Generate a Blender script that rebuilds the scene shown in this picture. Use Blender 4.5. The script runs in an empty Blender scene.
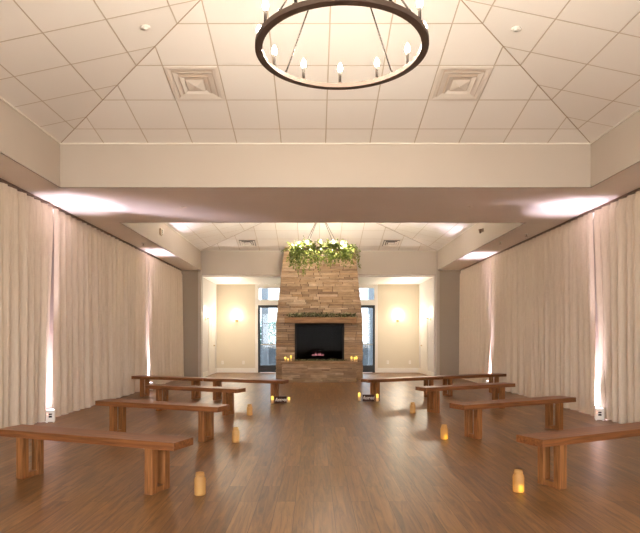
import bpy, bmesh, math, random
from mathutils import Vector, Matrix
PI = math.pi
S = bpy.context.scene
COL = S.collection

# ------------------------------------------------------------------ camera
H = 1.28
cam = bpy.data.objects.new('camera', bpy.data.cameras.new('camera'))
COL.objects.link(cam)
cam.location = (0, 0, H)
cam.rotation_euler = (PI/2, 0, 0)
cam.data.sensor_width = 36
cam.data.lens = 31.5
cam.data.shift_x = 0.0094
cam.data.shift_y = 0.1100
cam.data.clip_start = 0.05
S.camera = cam

# ------------------------------------------------------------------ colour management, world, light levels
vs = S.view_settings
S.display_settings.display_device = 'sRGB'
vs.view_transform = 'Standard'
vs.look = 'None'
vs.gamma = 1.0
vs.use_curve_mapping = False
vs.exposure = 1.98
S.cycles.use_denoising = True
S.cycles.max_bounces = 10
S.cycles.diffuse_bounces = 7
S.cycles.sample_clamp_indirect = 6.0
S.cycles.caustics_reflective = False
S.cycles.caustics_refractive = False

world = bpy.data.worlds.new('sky')
S.world = world
world.use_nodes = True
bg = world.node_tree.nodes['Background']
bg.inputs[0].default_value = (0.98, 0.93, 0.90, 1)
bg.inputs[1].default_value = 3.9

P_BULB = 4.8         # each chandelier bulb
P_BULB_FAR = 10.0
P_SCONCE = 30.0       # each wall sconce
P_CAN = 26.0          # each recessed light in the alcove
P_UP = 170.0          # uplight beams
P_WASH = 140.0
C_WARM = (1.0, 0.89, 0.77)
C_SCONCE = (1.0, 0.91, 0.82)
C_UP = (1.0, 0.84, 1.0)

def light(name, kind, loc, power, color, parent=None, radius=0.03, rot=None, angle=None, blend=1.0):
    d = bpy.data.lights.new(name, kind)
    d.energy = power
    d.color = color
    if kind in ('POINT', 'SPOT'):
        d.shadow_soft_size = radius
    if kind == 'SPOT':
        d.spot_size = angle
        d.spot_blend = blend
    o = bpy.data.objects.new(name, d)
    COL.objects.link(o)
    o.location = loc
    if rot is not None:
        o.rotation_euler = rot
    if parent is not None:
        o.parent = parent
    return o

def upright_filament(o, floor_=0.06):
    """an upright candle filament shines sideways, hardly along its own axis: strength ~ sin^2 of the angle from vertical"""
    d = o.data
    d.use_nodes = True
    nt = d.node_tree
    em = [n for n in nt.nodes if n.type == 'EMISSION'][0]
    tc = nt.nodes.new('ShaderNodeTexCoord')
    sp = nt.nodes.new('ShaderNodeSeparateXYZ')
    nt.links.new(tc.outputs['Normal'], sp.inputs[0])
    m1 = nt.nodes.new('ShaderNodeMath'); m1.operation = 'MULTIPLY'
    nt.links.new(sp.outputs['Z'], m1.inputs[0]); nt.links.new(sp.outputs['Z'], m1.inputs[1])
    m2 = nt.nodes.new('ShaderNodeMath'); m2.operation = 'SUBTRACT'
    m2.inputs[0].default_value = 1.0+floor_
    nt.links.new(m1.outputs[0], m2.inputs[1])
    m3 = nt.nodes.new('ShaderNodeMath'); m3.operation = 'POWER'
    nt.links.new(m2.outputs[0], m3.inputs[0]); m3.inputs[1].default_value = 2.2
    nt.links.new(m3.outputs[0], em.inputs['Strength'])

def shielded_back(o, rz, back=0.05):
    """a sconce lamp in front of its metal back plate: full strength into the room, little towards the wall"""
    d = o.data
    d.use_nodes = True
    nt = d.node_tree
    em = [n for n in nt.nodes if n.type == 'EMISSION'][0]
    o.rotation_euler = (0, 0, rz)
    tc = nt.nodes.new('ShaderNodeTexCoord')
    sp = nt.nodes.new('ShaderNodeSeparateXYZ')
    nt.links.new(tc.outputs['Normal'], sp.inputs[0])
    mr = nt.nodes.new('ShaderNodeMapRange')
    mr.interpolation_type = 'SMOOTHSTEP'
    mr.inputs['From Min'].default_value = 0.25
    mr.inputs['From Max'].default_value = -0.55
    mr.inputs['To Min'].default_value = back
    mr.inputs['To Max'].default_value = 1.0
    nt.links.new(sp.outputs['Y'], mr.inputs['Value'])
    nt.links.new(mr.outputs[0], em.inputs['Strength'])

# ------------------------------------------------------------------ materials
def lin(c):
    return tuple(((v/255)/12.92 if v/255 <= 0.04045 else ((v/255+0.055)/1.055)**2.4) for v in c[:3]) + (1,)

def base_mat(name, col, rough=0.6, metal=0.0, spec=0.5):
    m = bpy.data.materials.new(name)
    m.use_nodes = True
    b = m.node_tree.nodes['Principled BSDF']
    b.inputs['Base Color'].default_value = col if len(col) == 4 else tuple(col)+(1,)
    b.inputs['Roughness'].default_value = rough
    b.inputs['Metallic'].default_value = metal
    b.inputs['Specular IOR Level'].default_value = spec
    return m, m.node_tree, b

def N(nt, t, **kw):
    n = nt.nodes.new(t)
    for k, v in kw.items():
        setattr(n, k, v)
    return n

def paint(name, c, rough=0.75, bump=0.06, scale=140, var=0.04):
    """painted / woven / cast surface: faint noise in colour and bump"""
    m, nt, b = base_mat(name, lin(c), rough)
    tc = N(nt, 'ShaderNodeTexCoord')
    nz = N(nt, 'ShaderNodeTexNoise')
    nz.inputs['Scale'].default_value = scale
    nz.inputs['Detail'].default_value = 3
    nt.links.new(tc.outputs['Object'], nz.inputs['Vector'])
    nz2 = N(nt, 'ShaderNodeTexNoise')
    nz2.inputs['Scale'].default_value = 1.7
    nt.links.new(tc.outputs['Object'], nz2.inputs['Vector'])
    mr = N(nt, 'ShaderNodeMapRange')
    mr.inputs['To Min'].default_value = 1-var
    mr.inputs['To Max'].default_value = 1+var
    nt.links.new(nz2.outputs['Fac'], mr.inputs['Value'])
    mx = N(nt, 'ShaderNodeVectorMath', operation='SCALE')
    mx.inputs[0].default_value = lin(c)[:3]
    nt.links.new(mr.outputs[0], mx.inputs['Scale'])
    nt.links.new(mx.outputs[0], b.inputs['Base Color'])
    bp = N(nt, 'ShaderNodeBump')
    bp.inputs['Strength'].default_value = bump
    bp.inputs['Distance'].default_value = 0.004
    nt.links.new(nz.outputs['Fac'], bp.inputs['Height'])
    nt.links.new(bp.outputs[0], b.inputs['Normal'])
    return m

def wood(name, c1, c2, rough=0.4, stretch=(1.2, 22, 22), bump=0.05):
    m, nt, b = base_mat(name, lin(c1), rough)
    tc = N(nt, 'ShaderNodeTexCoord')
    oi = N(nt, 'ShaderNodeObjectInfo')
    mp = N(nt, 'ShaderNodeMapping')
    mp.inputs['Scale'].default_value = stretch
    sc = N(nt, 'ShaderNodeVectorMath', operation='SCALE')
    sc.inputs[0].default_value = (31, 17, 23)
    nt.links.new(oi.outputs['Random'], sc.inputs['Scale'])
    nt.links.new(sc.outputs[0], mp.inputs['Location'])
    nt.links.new(tc.outputs['Object'], mp.inputs['Vector'])
    nz = N(nt, 'ShaderNodeTexNoise')
    nz.inputs['Scale'].default_value = 2.2
    nz.inputs['Detail'].default_value = 6
    nz.inputs['Distortion'].default_value = 0.6
    nt.links.new(mp.outputs[0], nz.inputs['Vector'])
    cr = N(nt, 'ShaderNodeValToRGB')
    cr.color_ramp.elements[0].position = 0.32
    cr.color_ramp.elements[0].color = lin(c2)
    cr.color_ramp.elements[1].position = 0.68
    cr.color_ramp.elements[1].color = lin(c1)
    nt.links.new(nz.outputs['Fac'], cr.inputs[0])
    nt.links.new(cr.outputs[0], b.inputs['Base Color'])
    bp = N(nt, 'ShaderNodeBump')
    bp.inputs['Strength'].default_value = bump
    bp.inputs['Distance'].default_value = 0.003
    nt.links.new(nz.outputs['Fac'], bp.inputs['Height'])
    nt.links.new(bp.outputs[0], b.inputs['Normal'])
    return m

def emit(name, c, strength, base=(1, 1, 1)):
    m, nt, b = base_mat(name, tuple(base)+(1,), 0.4)
    b.inputs['Emission Color'].default_value = tuple(c)+(1,)
    b.inputs['Emission Strength'].default_value = strength
    return m

def clear_emit(name, c, strength, clear):
    """lit clear glass: glows and lets its own lamp's light through"""
    m = bpy.data.materials.new(name)
    m.use_nodes = True
    nt = m.node_tree
    nt.nodes.clear()
    out = N(nt, 'ShaderNodeOutputMaterial')
    tr = N(nt, 'ShaderNodeBsdfTransparent')
    tr.inputs[0].default_value = (clear, clear, clear*0.95, 1)
    em = N(nt, 'ShaderNodeEmission')
    em.inputs[0].default_value = tuple(c)+(1,)
    em.inputs[1].default_value = strength
    ad = N(nt, 'ShaderNodeAddShader')
    nt.links.new(tr.outputs[0], ad.inputs[0])
    nt.links.new(em.outputs[0], ad.inputs[1])
    nt.links.new(ad.outputs[0], out.inputs[0])
    return m

def islands(name, cols, rough=0.85, bump=0.5, scale=30, spec=0.3):
    """each loose piece (stone, leaf) of the mesh takes its own colour"""
    m, nt, b = base_mat(name, lin(cols[0]), rough, spec=spec)
    g = N(nt, 'ShaderNodeNewGeometry')
    cr = N(nt, 'ShaderNodeValToRGB')
    els = cr.color_ramp.elements
    els[0].color = lin(cols[0])
    els[1].color = lin(cols[-1])
    for i in range(1, len(cols)-1):
        e = els.new(i/(len(cols)-1))
        e.color = lin(cols[i])
    nt.links.new(g.outputs['Random Per Island'], cr.inputs[0])
    tc = N(nt, 'ShaderNodeTexCoord')
    mp = N(nt, 'ShaderNodeMapping')
    mp.inputs['Scale'].default_value = (0.35, 1, 1.6)
    nt.links.new(tc.outputs['Object'], mp.inputs['Vector'])
    nz = N(nt, 'ShaderNodeTexNoise')
    nz.inputs['Scale'].default_value = scale
    nz.inputs['Detail'].default_value = 5
    nt.links.new(mp.outputs[0], nz.inputs['Vector'])
    mr = N(nt, 'ShaderNodeMapRange')
    mr.inputs['From Min'].default_value = 0.3
    mr.inputs['From Max'].default_value = 0.7
    mr.inputs['To Min'].default_value = 0.72
    mr.inputs['To Max'].default_value = 1.15
    nt.links.new(nz.outputs['Fac'], mr.inputs['Value'])
    mx = N(nt, 'ShaderNodeVectorMath', operation='SCALE')
    nt.links.new(cr.outputs[0], mx.inputs[0])
    nt.links.new(mr.outputs[0], mx.inputs['Scale'])
    nt.links.new(mx.outputs[0], b.inputs['Base Color'])
    bp = N(nt, 'ShaderNodeBump')
    bp.inputs['Strength'].default_value = bump
    bp.inputs['Distance'].default_value = 0.01
    nt.links.new(nz.outputs['Fac'], bp.inputs['Height'])
    nt.links.new(bp.outputs[0], b.inputs['Normal'])
    return m

def floor_mat():
    m, nt, b = base_mat('plank_floor', (0.3, 0.2, 0.1, 1), 0.34, spec=0.4)
    tc = N(nt, 'ShaderNodeTexCoord')
    sp = N(nt, 'ShaderNodeSeparateXYZ')
    cb = N(nt, 'ShaderNodeCombineXYZ')
    nt.links.new(tc.outputs['Object'], sp.inputs[0])
    nt.links.new(sp.outputs['Y'], cb.inputs['X'])
    nt.links.new(sp.outputs['X'], cb.inputs['Y'])
    br = N(nt, 'ShaderNodeTexBrick')
    br.offset = 0.37
    br.inputs['Scale'].default_value = 1.0
    br.inputs['Brick Width'].default_value = 1.2
    br.inputs['Row Height'].default_value = 0.145
    br.inputs['Mortar Size'].default_value = 0.0018
    br.inputs['Mortar Smooth'].default_value = 0.3
    br.inputs['Bias'].default_value = 0.0
    br.inputs['Color1'].default_value = lin((136, 98, 60))
    br.inputs['Color2'].default_value = lin((110, 76, 44))
    br.inputs['Mortar'].default_value = lin((66, 44, 26))
    nt.links.new(cb.outputs[0], br.inputs['Vector'])
    # grain, shifted per plank
    mp = N(nt, 'ShaderNodeMapping')
    mp.inputs['Scale'].default_value = (1.3, 16, 1)
    nt.links.new(cb.outputs[0], mp.inputs['Vector'])
    ad = N(nt, 'ShaderNodeVectorMath', operation='MULTIPLY_ADD')
    ad.inputs[1].default_value = (40, 40, 40)
    nt.links.new(br.outputs['Color'], ad.inputs[0])
    nt.links.new(mp.outputs[0], ad.inputs[2])
    nz = N(nt, 'ShaderNodeTexNoise')
    nz.inputs['Scale'].default_value = 1.5
    nz.inputs['Detail'].default_value = 8
    nz.inputs['Roughness'].default_value = 0.62
    nz.inputs['Distortion'].default_value = 0.9
    nt.links.new(ad.outputs[0], nz.inputs['Vector'])
    mr = N(nt, 'ShaderNodeMapRange')
    mr.inputs['From Min'].default_value = 0.3
    mr.inputs['From Max'].default_value = 0.7
    mr.inputs['To Min'].default_value = 0.42
    mr.inputs['To Max'].default_value = 1.5
    nt.links.new(nz.outputs['Fac'], mr.inputs['Value'])
    mx = N(nt, 'ShaderNodeVectorMath', operation='SCALE')
    nt.links.new(br.outputs['Color'], mx.inputs[0])
    nt.links.new(mr.outputs[0], mx.inputs['Scale'])
    nt.links.new(mx.outputs[0], b.inputs['Base Color'])
    mr2 = N(nt, 'ShaderNodeMapRange')
    mr2.inputs['To Min'].default_value = 0.31
    mr2.inputs['To Max'].default_value = 0.40
    nt.links.new(nz.outputs['Fac'], mr2.inputs['Value'])
    nt.links.new(mr2.outputs[0], b.inputs['Roughness'])
    mul = N(nt, 'ShaderNodeMath', operation='MULTIPLY_ADD')
    mul.inputs[1].default_value = 0.15
    nt.links.new(nz.outputs['Fac'], mul.inputs[0])
    inv = N(nt, 'ShaderNodeMath', operation='SUBTRACT')
    inv.inputs[0].default_value = 1
    nt.links.new(br.outputs['Fac'], inv.inputs[1])
    nt.links.new(inv.outputs[0], mul.inputs[2])
    bp = N(nt, 'ShaderNodeBump')
    bp.inputs['Strength'].default_value = 0.08
    bp.inputs['Distance'].default_value = 0.001
    nt.links.new(mul.outputs[0], bp.inputs['Height'])
    nt.links.new(bp.outputs[0], b.inputs['Normal'])
    return m

def tile_mat():
    """2 ft ceiling tiles laid from the slope's UVs (in metres)"""
    m, nt, b = base_mat('ceiling_tile', lin((226, 218, 212)), 0.9, spec=0.2)
    uv = N(nt, 'ShaderNodeUVMap')
    uv.uv_map = 'UVMap'
    sp = N(nt, 'ShaderNodeSeparateXYZ')
    nt.links.new(uv.outputs[0], sp.inputs[0])
    ds = []
    for ax in ('X', 'Y'):
        dv = N(nt, 'ShaderNodeMath', operation='DIVIDE')
        dv.inputs[1].default_value = 0.615
        nt.links.new(sp.outputs[ax], dv.inputs[0])
        fl = N(nt, 'ShaderNodeMath', operation='PINGPONG')
        fl.inputs[1].default_value = 0.5
        nt.links.new(dv.outputs[0], fl.inputs[0])
        ds.append(fl.outputs[0])
    mn = N(nt, 'ShaderNodeMath', operation='MINIMUM')
    nt.links.new(ds[0], mn.inputs[0])
    nt.links.new(ds[1], mn.inputs[1])
    mr = N(nt, 'ShaderNodeMapRange')
    mr.interpolation_type = 'SMOOTHSTEP'
    mr.inputs['From Min'].default_value = 0.005
    mr.inputs['From Max'].default_value = 0.015
    nt.links.new(mn.outputs[0], mr.inputs['Value'])
    mc = N(nt, 'ShaderNodeMix', data_type='RGBA')
    mc.inputs['A'].default_value = lin((200, 184, 166))
    mc.inputs['B'].default_value = lin((238, 232, 226))
    nt.links.new(mr.outputs[0], mc.inputs['Factor'])
    nz = N(nt, 'ShaderNodeTexNoise')
    nz.inputs['Scale'].default_value = 90
    nz.inputs['Detail'].default_value = 4
    nt.links.new(uv.outputs[0], nz.inputs['Vector'])
    nt.links.new(mc.outputs['Result'], b.inputs['Base Color'])
    ad = N(nt, 'ShaderNodeMath', operation='MULTIPLY_ADD')
    ad.inputs[1].default_value = 0.12
    nt.links.new(nz.outputs['Fac'], ad.inputs[0])
    nt.links.new(mr.outputs[0], ad.inputs[2])
    bp = N(nt, 'ShaderNodeBump')
    bp.inputs['Strength'].default_value = 0.6
    bp.inputs['Distance'].default_value = 0.006
    nt.links.new(ad.outputs[0], bp.inputs['Height'])
    nt.links.new(bp.outputs[0], b.inputs['Normal'])
    return m

def glass_mat(name, tint=(1, 1, 1), gloss=0.08, rough=0.0, refl=1.0):
    m = bpy.data.materials.new(name)
    m.use_nodes = True
    nt = m.node_tree
    nt.nodes.clear()
    out = N(nt, 'ShaderNodeOutputMaterial')
    tr = N(nt, 'ShaderNodeBsdfTransparent')
    tr.inputs[0].default_value = tuple(tint)+(1,)
    gl = N(nt, 'ShaderNodeBsdfGlossy')
    gl.inputs['Roughness'].default_value = rough
    mx = N(nt, 'ShaderNodeMixShader')
    fr = N(nt, 'ShaderNodeFresnel')
    fr.inputs[0].default_value = 1.5
    mm = N(nt, 'ShaderNodeMath', operation='MULTIPLY_ADD')
    mm.inputs[1].default_value = refl
    mm.inputs[2].default_value = gloss
    nt.links.new(fr.outputs[0], mm.inputs[0])
    nt.links.new(mm.outputs[0], mx.inputs[0])
    nt.links.new(tr.outputs[0], mx.inputs[1])
    nt.links.new(gl.outputs[0], mx.inputs[2])
    nt.links.new(mx.outputs[0], out.inputs[0])
    return m

def curtain_mat():
    m, nt, b = base_mat('linen_drape', lin((205, 190, 172)), 0.9, spec=0.15)
    tc = N(nt, 'ShaderNodeTexCoord')
    mp = N(nt, 'ShaderNodeMapping')
    mp.inputs['Scale'].default_value = (1, 1, 0.12)
    nt.links.new(tc.outputs['Object'], mp.inputs['Vector'])
    nz = N(nt, 'ShaderNodeTexNoise')
    nz.inputs['Scale'].default_value = 60
    nz.inputs['Detail'].default_value = 4
    nt.links.new(mp.outputs[0], nz.inputs['Vector'])
    cr = N(nt, 'ShaderNodeValToRGB')
    cr.color_ramp.elements[0].position = 0.3
    cr.color_ramp.elements[0].color = lin((204, 188, 170))
    cr.color_ramp.elements[1].position = 0.7
    cr.color_ramp.elements[1].color = lin((214, 198, 180))
    nt.links.new(nz.outputs['Fac'], cr.inputs[0])
    nt.links.new(cr.outputs[0], b.inputs['Base Color'])
    bp = N(nt, 'ShaderNodeBump')
    bp.inputs['Strength'].default_value = 0.2
    bp.inputs['Distance'].default_value = 0.003
    nt.links.new(nz.outputs['Fac'], bp.inputs['Height'])
    nt.links.new(bp.outputs[0], b.inputs['Normal'])
    return m

def jar_mat():
    """frosted amber-tinted jar glass: part diffuse, part see-through"""
    m = bpy.data.materials.new('frosted_jar')
    m.use_nodes = True
    nt = m.node_tree
    b = nt.nodes['Principled BSDF']
    out = nt.nodes['Material Output']
    b.inputs['Base Color'].default_value = lin((218, 178, 116))
    b.inputs['Roughness'].default_value = 0.45
    tc = N(nt, 'ShaderNodeTexCoord')
    nz = N(nt, 'ShaderNodeTexNoise')
    nz.inputs['Scale'].default_value = 160
    nt.links.new(tc.outputs['Object'], nz.inputs['Vector'])
    bp = N(nt, 'ShaderNodeBump')
    bp.inputs['Strength'].default_value = 0.3
    bp.inputs['Distance'].default_value = 0.002
    nt.links.new(nz.outputs['Fac'], bp.inputs['Height'])
    nt.links.new(bp.outputs[0], b.inputs['Normal'])
    tl = N(nt, 'ShaderNodeBsdfTranslucent')
    tl.inputs[0].default_value = lin((226, 178, 110))
    tr = N(nt, 'ShaderNodeBsdfTransparent')
    tr.inputs[0].default_value = (1, 0.93, 0.8, 1)
    m1 = N(nt, 'ShaderNodeMixShader')
    m1.inputs[0].default_value = 0.45
    m2 = N(nt, 'ShaderNodeMixShader')
    m2.inputs[0].default_value = 0.25
    nt.links.new(b.outputs[0], m1.inputs[1])
    nt.links.new(tl.outputs[0], m1.inputs[2])
    nt.links.new(m1.outputs[0], m2.inputs[1])
    nt.links.new(tr.outputs[0], m2.inputs[2])
    nt.links.new(m2.outputs[0], out.inputs[0])
    return m

M = {
    'floor': floor_mat(),
    'tile': tile_mat(),
    'cream': paint('cream_paint', (186, 174, 162)),
    'soffit': paint('soffit_paint', (248, 240, 232)),
    'taupe': paint('taupe_paint', (160, 146, 130)),  # end wall's shade put into a darker base colour
    'alcove': paint('pale_yellow_paint', (214, 202, 180)),
    'offwhite': paint('off_white_paint', (214, 208, 202)),
    'white': paint('white_trim_paint', (232, 226, 216), 0.5, 0.02),
    'curtain': curtain_mat(),
    'throat': paint('throat_enamel', (200, 184, 170), 0.6),
    'hip': paint('hip_angle', (176, 154, 134), 0.6),
    'track': paint('track_paint', (120, 98, 82), 0.6),
    'bench': wood('bench_wood', (142, 88, 48), (98, 57, 29), 0.42),
    'bench_leg': wood('bench_leg_wood', (160, 105, 58), (114, 70, 35), 0.5, (22, 22, 1.6)),
    'mantel': wood('mantel_wood', (170, 128, 84), (120, 84, 50), 0.6),
    'sign': wood('sign_wood', (78, 42, 28), (46, 24, 16), 0.9),
    'stone': islands('ledge_stone', [(142, 114, 90), (194, 166, 136), (168, 138, 108), (184, 154, 122), (152, 126, 102), (204, 178, 150), (172, 138, 104)], 0.85, 0.6, 14),
    'mortar': paint('dark_mortar', (62, 44, 32), 0.95, 0.4, 40),
    'cap': islands('hearth_cap_stone', [(172, 138, 104), (150, 116, 86), (182, 150, 116)], 0.8, 0.4, 12),
    'leaf': islands('leaf', [(74, 90, 30), (122, 134, 50), (96, 112, 40), (158, 160, 84), (68, 82, 30)], 0.55, 0.1, 60),
    'leaf_dark': islands('garland_leaf', [(70, 74, 44), (118, 118, 72), (190, 180, 140), (96, 96, 62), (56, 60, 38)], 0.6, 0.1, 60),
    'stem': paint('stem', (104, 110, 58)),
    'berry': paint('dark_berry', (66, 34, 24), 0.4),
    'bronze': base_mat('aged_bronze', lin((100, 82, 72)), 0.6, 0.1)[0],
    'black': paint('black_metal', (26, 23, 22), 0.4, 0.02),
    'dark_bronze': base_mat('dark_bronze', lin((44, 35, 30)), 0.7, 0.0, 0.25)[0],
    'matte_black': paint('matte_black', (24, 20, 18), 0.8, 0.02),
    'brass': base_mat('brushed_brass', lin((190, 158, 110)), 0.35, 0.9)[0],
    'nickel': base_mat('satin_nickel', lin((190, 182, 170)), 0.35, 0.9)[0],
    'ivory': paint('ivory_sleeve', (225, 205, 180), 0.5, 0.02),
    'plastic': paint('white_plastic', (232, 228, 222), 0.4, 0.01),
    'grille': paint('diffuser_enamel', (226, 216, 206), 0.45, 0.01),
    'dark': paint('dark_void', (34, 28, 26), 0.7, 0.02),
    'bulb': clear_emit('lit_bulb', (1.0, 0.88, 0.7), 30, 1.0),
    'shade': clear_emit('lit_sconce_glass', (1.0, 0.9, 0.72), 2.2, 0.75),
    'can': emit('lit_can_lens', (1.0, 0.93, 0.8), 4),
    'lens': emit('lit_uplight_lens', (0.95, 0.8, 1.0), 3),
    'red': emit('red_indicator', (1.0, 0.12, 0.03), 3),
    'flame': emit('candle_glow', (1.0, 0.66, 0.07), 0.36, (0.9, 0.7, 0.3)),
    'wax': paint('candle_wax', (226, 188, 140), 0.5, 0.02),
    'ember': emit('ember', (1.0, 0.45, 0.6), 1.2, (0.2, 0.05, 0.05)),
    'log': wood('charred_log', (66, 52, 44), (26, 20, 18), 0.9),
    'glass': glass_mat('window_glass', (0.95, 0.98, 1.0), 0.02),
    'doorglass': glass_mat('tinted_door_glass', (0.46, 0.52, 0.56), 0.0),
    'fireglass': glass_mat('fireplace_glass', (0.45, 0.40, 0.36), 0.0, 0.06, 0.035),
    'jar': jar_mat(),
    'letter': paint('white_lettering', (236, 224, 210), 0.6, 0.01),
    'patio': paint('patio_concrete', (96, 98, 102), 0.9, 0.2, 20),
    'pale_paving': paint('pale_paving', (222, 214, 202), 0.9, 0.2, 8),
    'outgrey': paint('grey_masonry', (92, 96, 102), 0.9, 0.3, 30),
    'outwhite': paint('white_post_paint', (130, 134, 142), 0.8),
    'bush': islands('bush_leaf', [(40, 92, 80), (84, 132, 118), (56, 108, 94), (120, 158, 148)], 0.6, 0.1, 40),
    'lawn': paint('lawn', (80, 108, 76), 0.95, 0.6, 12),
}

# ------------------------------------------------------------------ mesh helpers
def box(bm, c, s, rot=None, bev=0.0):
    r = bmesh.ops.create_cube(bm, size=1.0)
    vs_ = r['verts']
    bmesh.ops.scale(bm, vec=s, verts=vs_)
    if bev:
        es = list({e for v in vs_ for e in v.link_edges})
        rr = bmesh.ops.bevel(bm, geom=es, offset=bev, segments=2, affect='EDGES', profile=0.5)
        vs_ = list({v for v in rr['verts']} | {v for v in vs_ if v.is_valid})
    if rot is not None:
        bmesh.ops.rotate(bm, cent=(0, 0, 0), matrix=rot, verts=vs_)
    bmesh.ops.translate(bm, vec=c, verts=vs_)
    return vs_

def bx(bm, x0, x1, y0, y1, z0, z1, bev=0.0):
    return box(bm, ((x0+x1)/2, (y0+y1)/2, (z0+z1)/2), (abs(x1-x0), abs(y1-y0), abs(z1-z0)), None, bev)

def quad(bm, *pts):
    return bm.faces.new([bm.verts.new(p) for p in pts])

def tube(bm, pts, r, seg=8, cap=True):
    pts = [Vector(p) for p in pts]
    rs = r if isinstance(r, (list, tuple)) else [r]*len(pts)
    rings = []
    for i, p in enumerate(pts):
        t = (pts[min(i+1, len(pts)-1)]-pts[max(i-1, 0)]).normalized()
        a = Vector((0, 0, 1)) if abs(t.z) < 0.95 else Vector((1, 0, 0))
        u = t.cross(a).normalized()
        w = t.cross(u)
        rings.append([bm.verts.new(p+(u*math.cos(2*PI*k/seg)+w*math.sin(2*PI*k/seg))*rs[i]) for k in range(seg)])
    for a, b in zip(rings, rings[1:]):
        for k in range(seg):
            bm.faces.new((a[k], a[(k+1) % seg], b[(k+1) % seg], b[k]))
    if cap:
        bm.faces.new(rings[0][::-1])
        bm.faces.new(rings[-1])

def lathe(bm, prof, seg=20, c=(0, 0, 0), closed_bottom=False, closed_top=False):
    rings = []
    for r, z in prof:
        if r <= 1e-6:
            rings.append([bm.verts.new((c[0], c[1], c[2]+z))])
        else:
            rings.append([bm.verts.new((c[0]+r*math.cos(2*PI*k/seg), c[1]+r*math.sin(2*PI*k/seg), c[2]+z)) for k in range(seg)])
    for a, b in zip(rings, rings[1:]):
        for k in range(seg):
            k2 = (k+1) % seg
            if len(a) == 1 and len(b) == 1:
                continue
            if len(a) == 1:
                bm.faces.new((a[0], b[k2], b[k]))
            elif len(b) == 1:
                bm.faces.new((a[k], a[k2], b[0]))
            else:
                bm.faces.new((a[k], a[k2], b[k2], b[k]))
    return rings

def obj(name, bm, mat, parent=None, smooth=False, loc=None):
    bmesh.ops.recalc_face_normals(bm, faces=bm.faces[:])
    me = bpy.data.meshes.new(name)
    bm.to_mesh(me)
    bm.free()
    o = bpy.data.objects.new(name, me)
    me.materials.append(mat)
    if smooth:
        for p in me.polygons:
            p.use_smooth = True
    COL.objects.link(o)
    if parent is not None:
        o.parent = parent
    if loc is not None:
        o.location = loc
    return o

def tag(o, label, cat, group=None, kind=None):
    o['label'] = label
    o['category'] = cat
    if group:
        o['group'] = group
    if kind:
        o['kind'] = kind
    return o

def thing(name, label, cat, loc=(0, 0, 0), rz=0.0, group=None):
    o = bpy.data.objects.new(name, None)
    o.empty_display_size = 0.1
    COL.objects.link(o)
    o.location = loc
    o.rotation_euler = (0, 0, rz)
    return tag(o, label, cat, group)

def struct(name, bm, mat, parent=None, smooth=False):
    o = obj(name, bm, mat, parent, smooth)
    if parent is None:
        o['kind'] = 'structure'
    return o

def dup(o, parent=None):
    c = o.copy()
    COL.objects.link(c)
    c.parent = parent
    for ch in list(o.children):
        dup(ch, c)
    return c

def placed(root, first, loc, rz, label, group=None):
    r = root if first else dup(root)
    r.location = loc
    r.rotation_euler = (0, 0, rz)
    r['label'] = label
    if group:
        r['group'] = group
    return r

NB = bmesh.new

# ------------------------------------------------------------------ dimensions of the hall
CL, CR = -4.12, 4.55            # curtain lines
WL, WR = -4.50, 4.93            # side walls behind the drapes
TL, TR = -3.52, 3.84            # tray sides
ZS, ZF = 3.355, 3.965           # soffit, top of tray fascia
SL = 0.215                      # tray ceiling slope
TRAYS = [(0.41, 7.77), (10.18, 17.46)]
YB, YE, YA = -2.2, 17.46, 20.1  # wall behind camera, end of hall, alcove end wall
AL, AR, ZA = -3.50, 3.77, 3.165  # alcove sides and ceiling
OL, OR_, ZH = -3.51, 3.81, 3.215 # opening jambs and header

# ------------------------------------------------------------------ floor, walls, ceiling
bm = NB(); bx(bm, WL-0.1, WR+0.1, YB-0.1, YA+0.12, -0.1, 0)
struct('floor', bm, M['floor'])
bm = NB(); bx(bm, WL-0.12, WL, YB-0.1, YE+0.14, 0, ZS+0.1)
struct('wall_left', bm, M['cream'])
bm = NB(); bx(bm, WR, WR+0.12, YB-0.1, YE+0.14, 0, ZS+0.1)
struct('wall_right', bm, M['cream'])
# unseen wall behind the camera: tall windows added to let in fill daylight
BW = (-3.9, 4.3, 0.35, 3.05)
bm = NB()
bx(bm, WL, BW[0], YB-0.1, YB, 0, ZS+0.1); bx(bm, BW[1], WR, YB-0.1, YB, 0, ZS+0.1)
bx(bm, BW[0], BW[1], YB-0.1, YB, 0, BW[2]); bx(bm, BW[0], BW[1], YB-0.1, YB, BW[3], ZS+0.1)
struct('wall_back', bm, M['cream'])
bm = NB()
for k in range(7):
    xx = BW[0]+(BW[1]-BW[0])*k/6
    bx(bm, xx-0.04, xx+0.04, YB-0.09, YB-0.01, BW[2], BW[3])
for zz in (BW[2]+0.03, 2.3, BW[3]-0.03):
    bx(bm, BW[0], BW[1], YB-0.085, YB-0.015, zz-0.03, zz+0.03)
w = struct('window_3', bm, M['white'])
bm = NB(); bx(bm, BW[0], BW[1], YB-0.053, YB-0.047, BW[2], BW[3])
obj('glass_pane', bm, M['glass'], w)
pl = bpy.data.lights.new('window_portal', 'AREA')
pl.shape = 'RECTANGLE'; pl.size = BW[1]-BW[0]; pl.size_y = BW[3]-BW[2]
pl.cycles.is_portal = True
po = bpy.data.objects.new('window_portal', pl); COL.objects.link(po)
po.location = ((BW[0]+BW[1])/2, YB-0.12, (BW[2]+BW[3])/2); po.rotation_euler = (PI/2, 0, PI)
bm = NB(); bx(bm, -30, 30, -40, YB-0.12, -0.15, -0.05)
tag(struct('forecourt', bm, M['pale_paving']), 'paved ground outside the windows behind the camera', 'ground')  # unseen paving, added to throw daylight up on to soffit and ceiling
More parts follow.
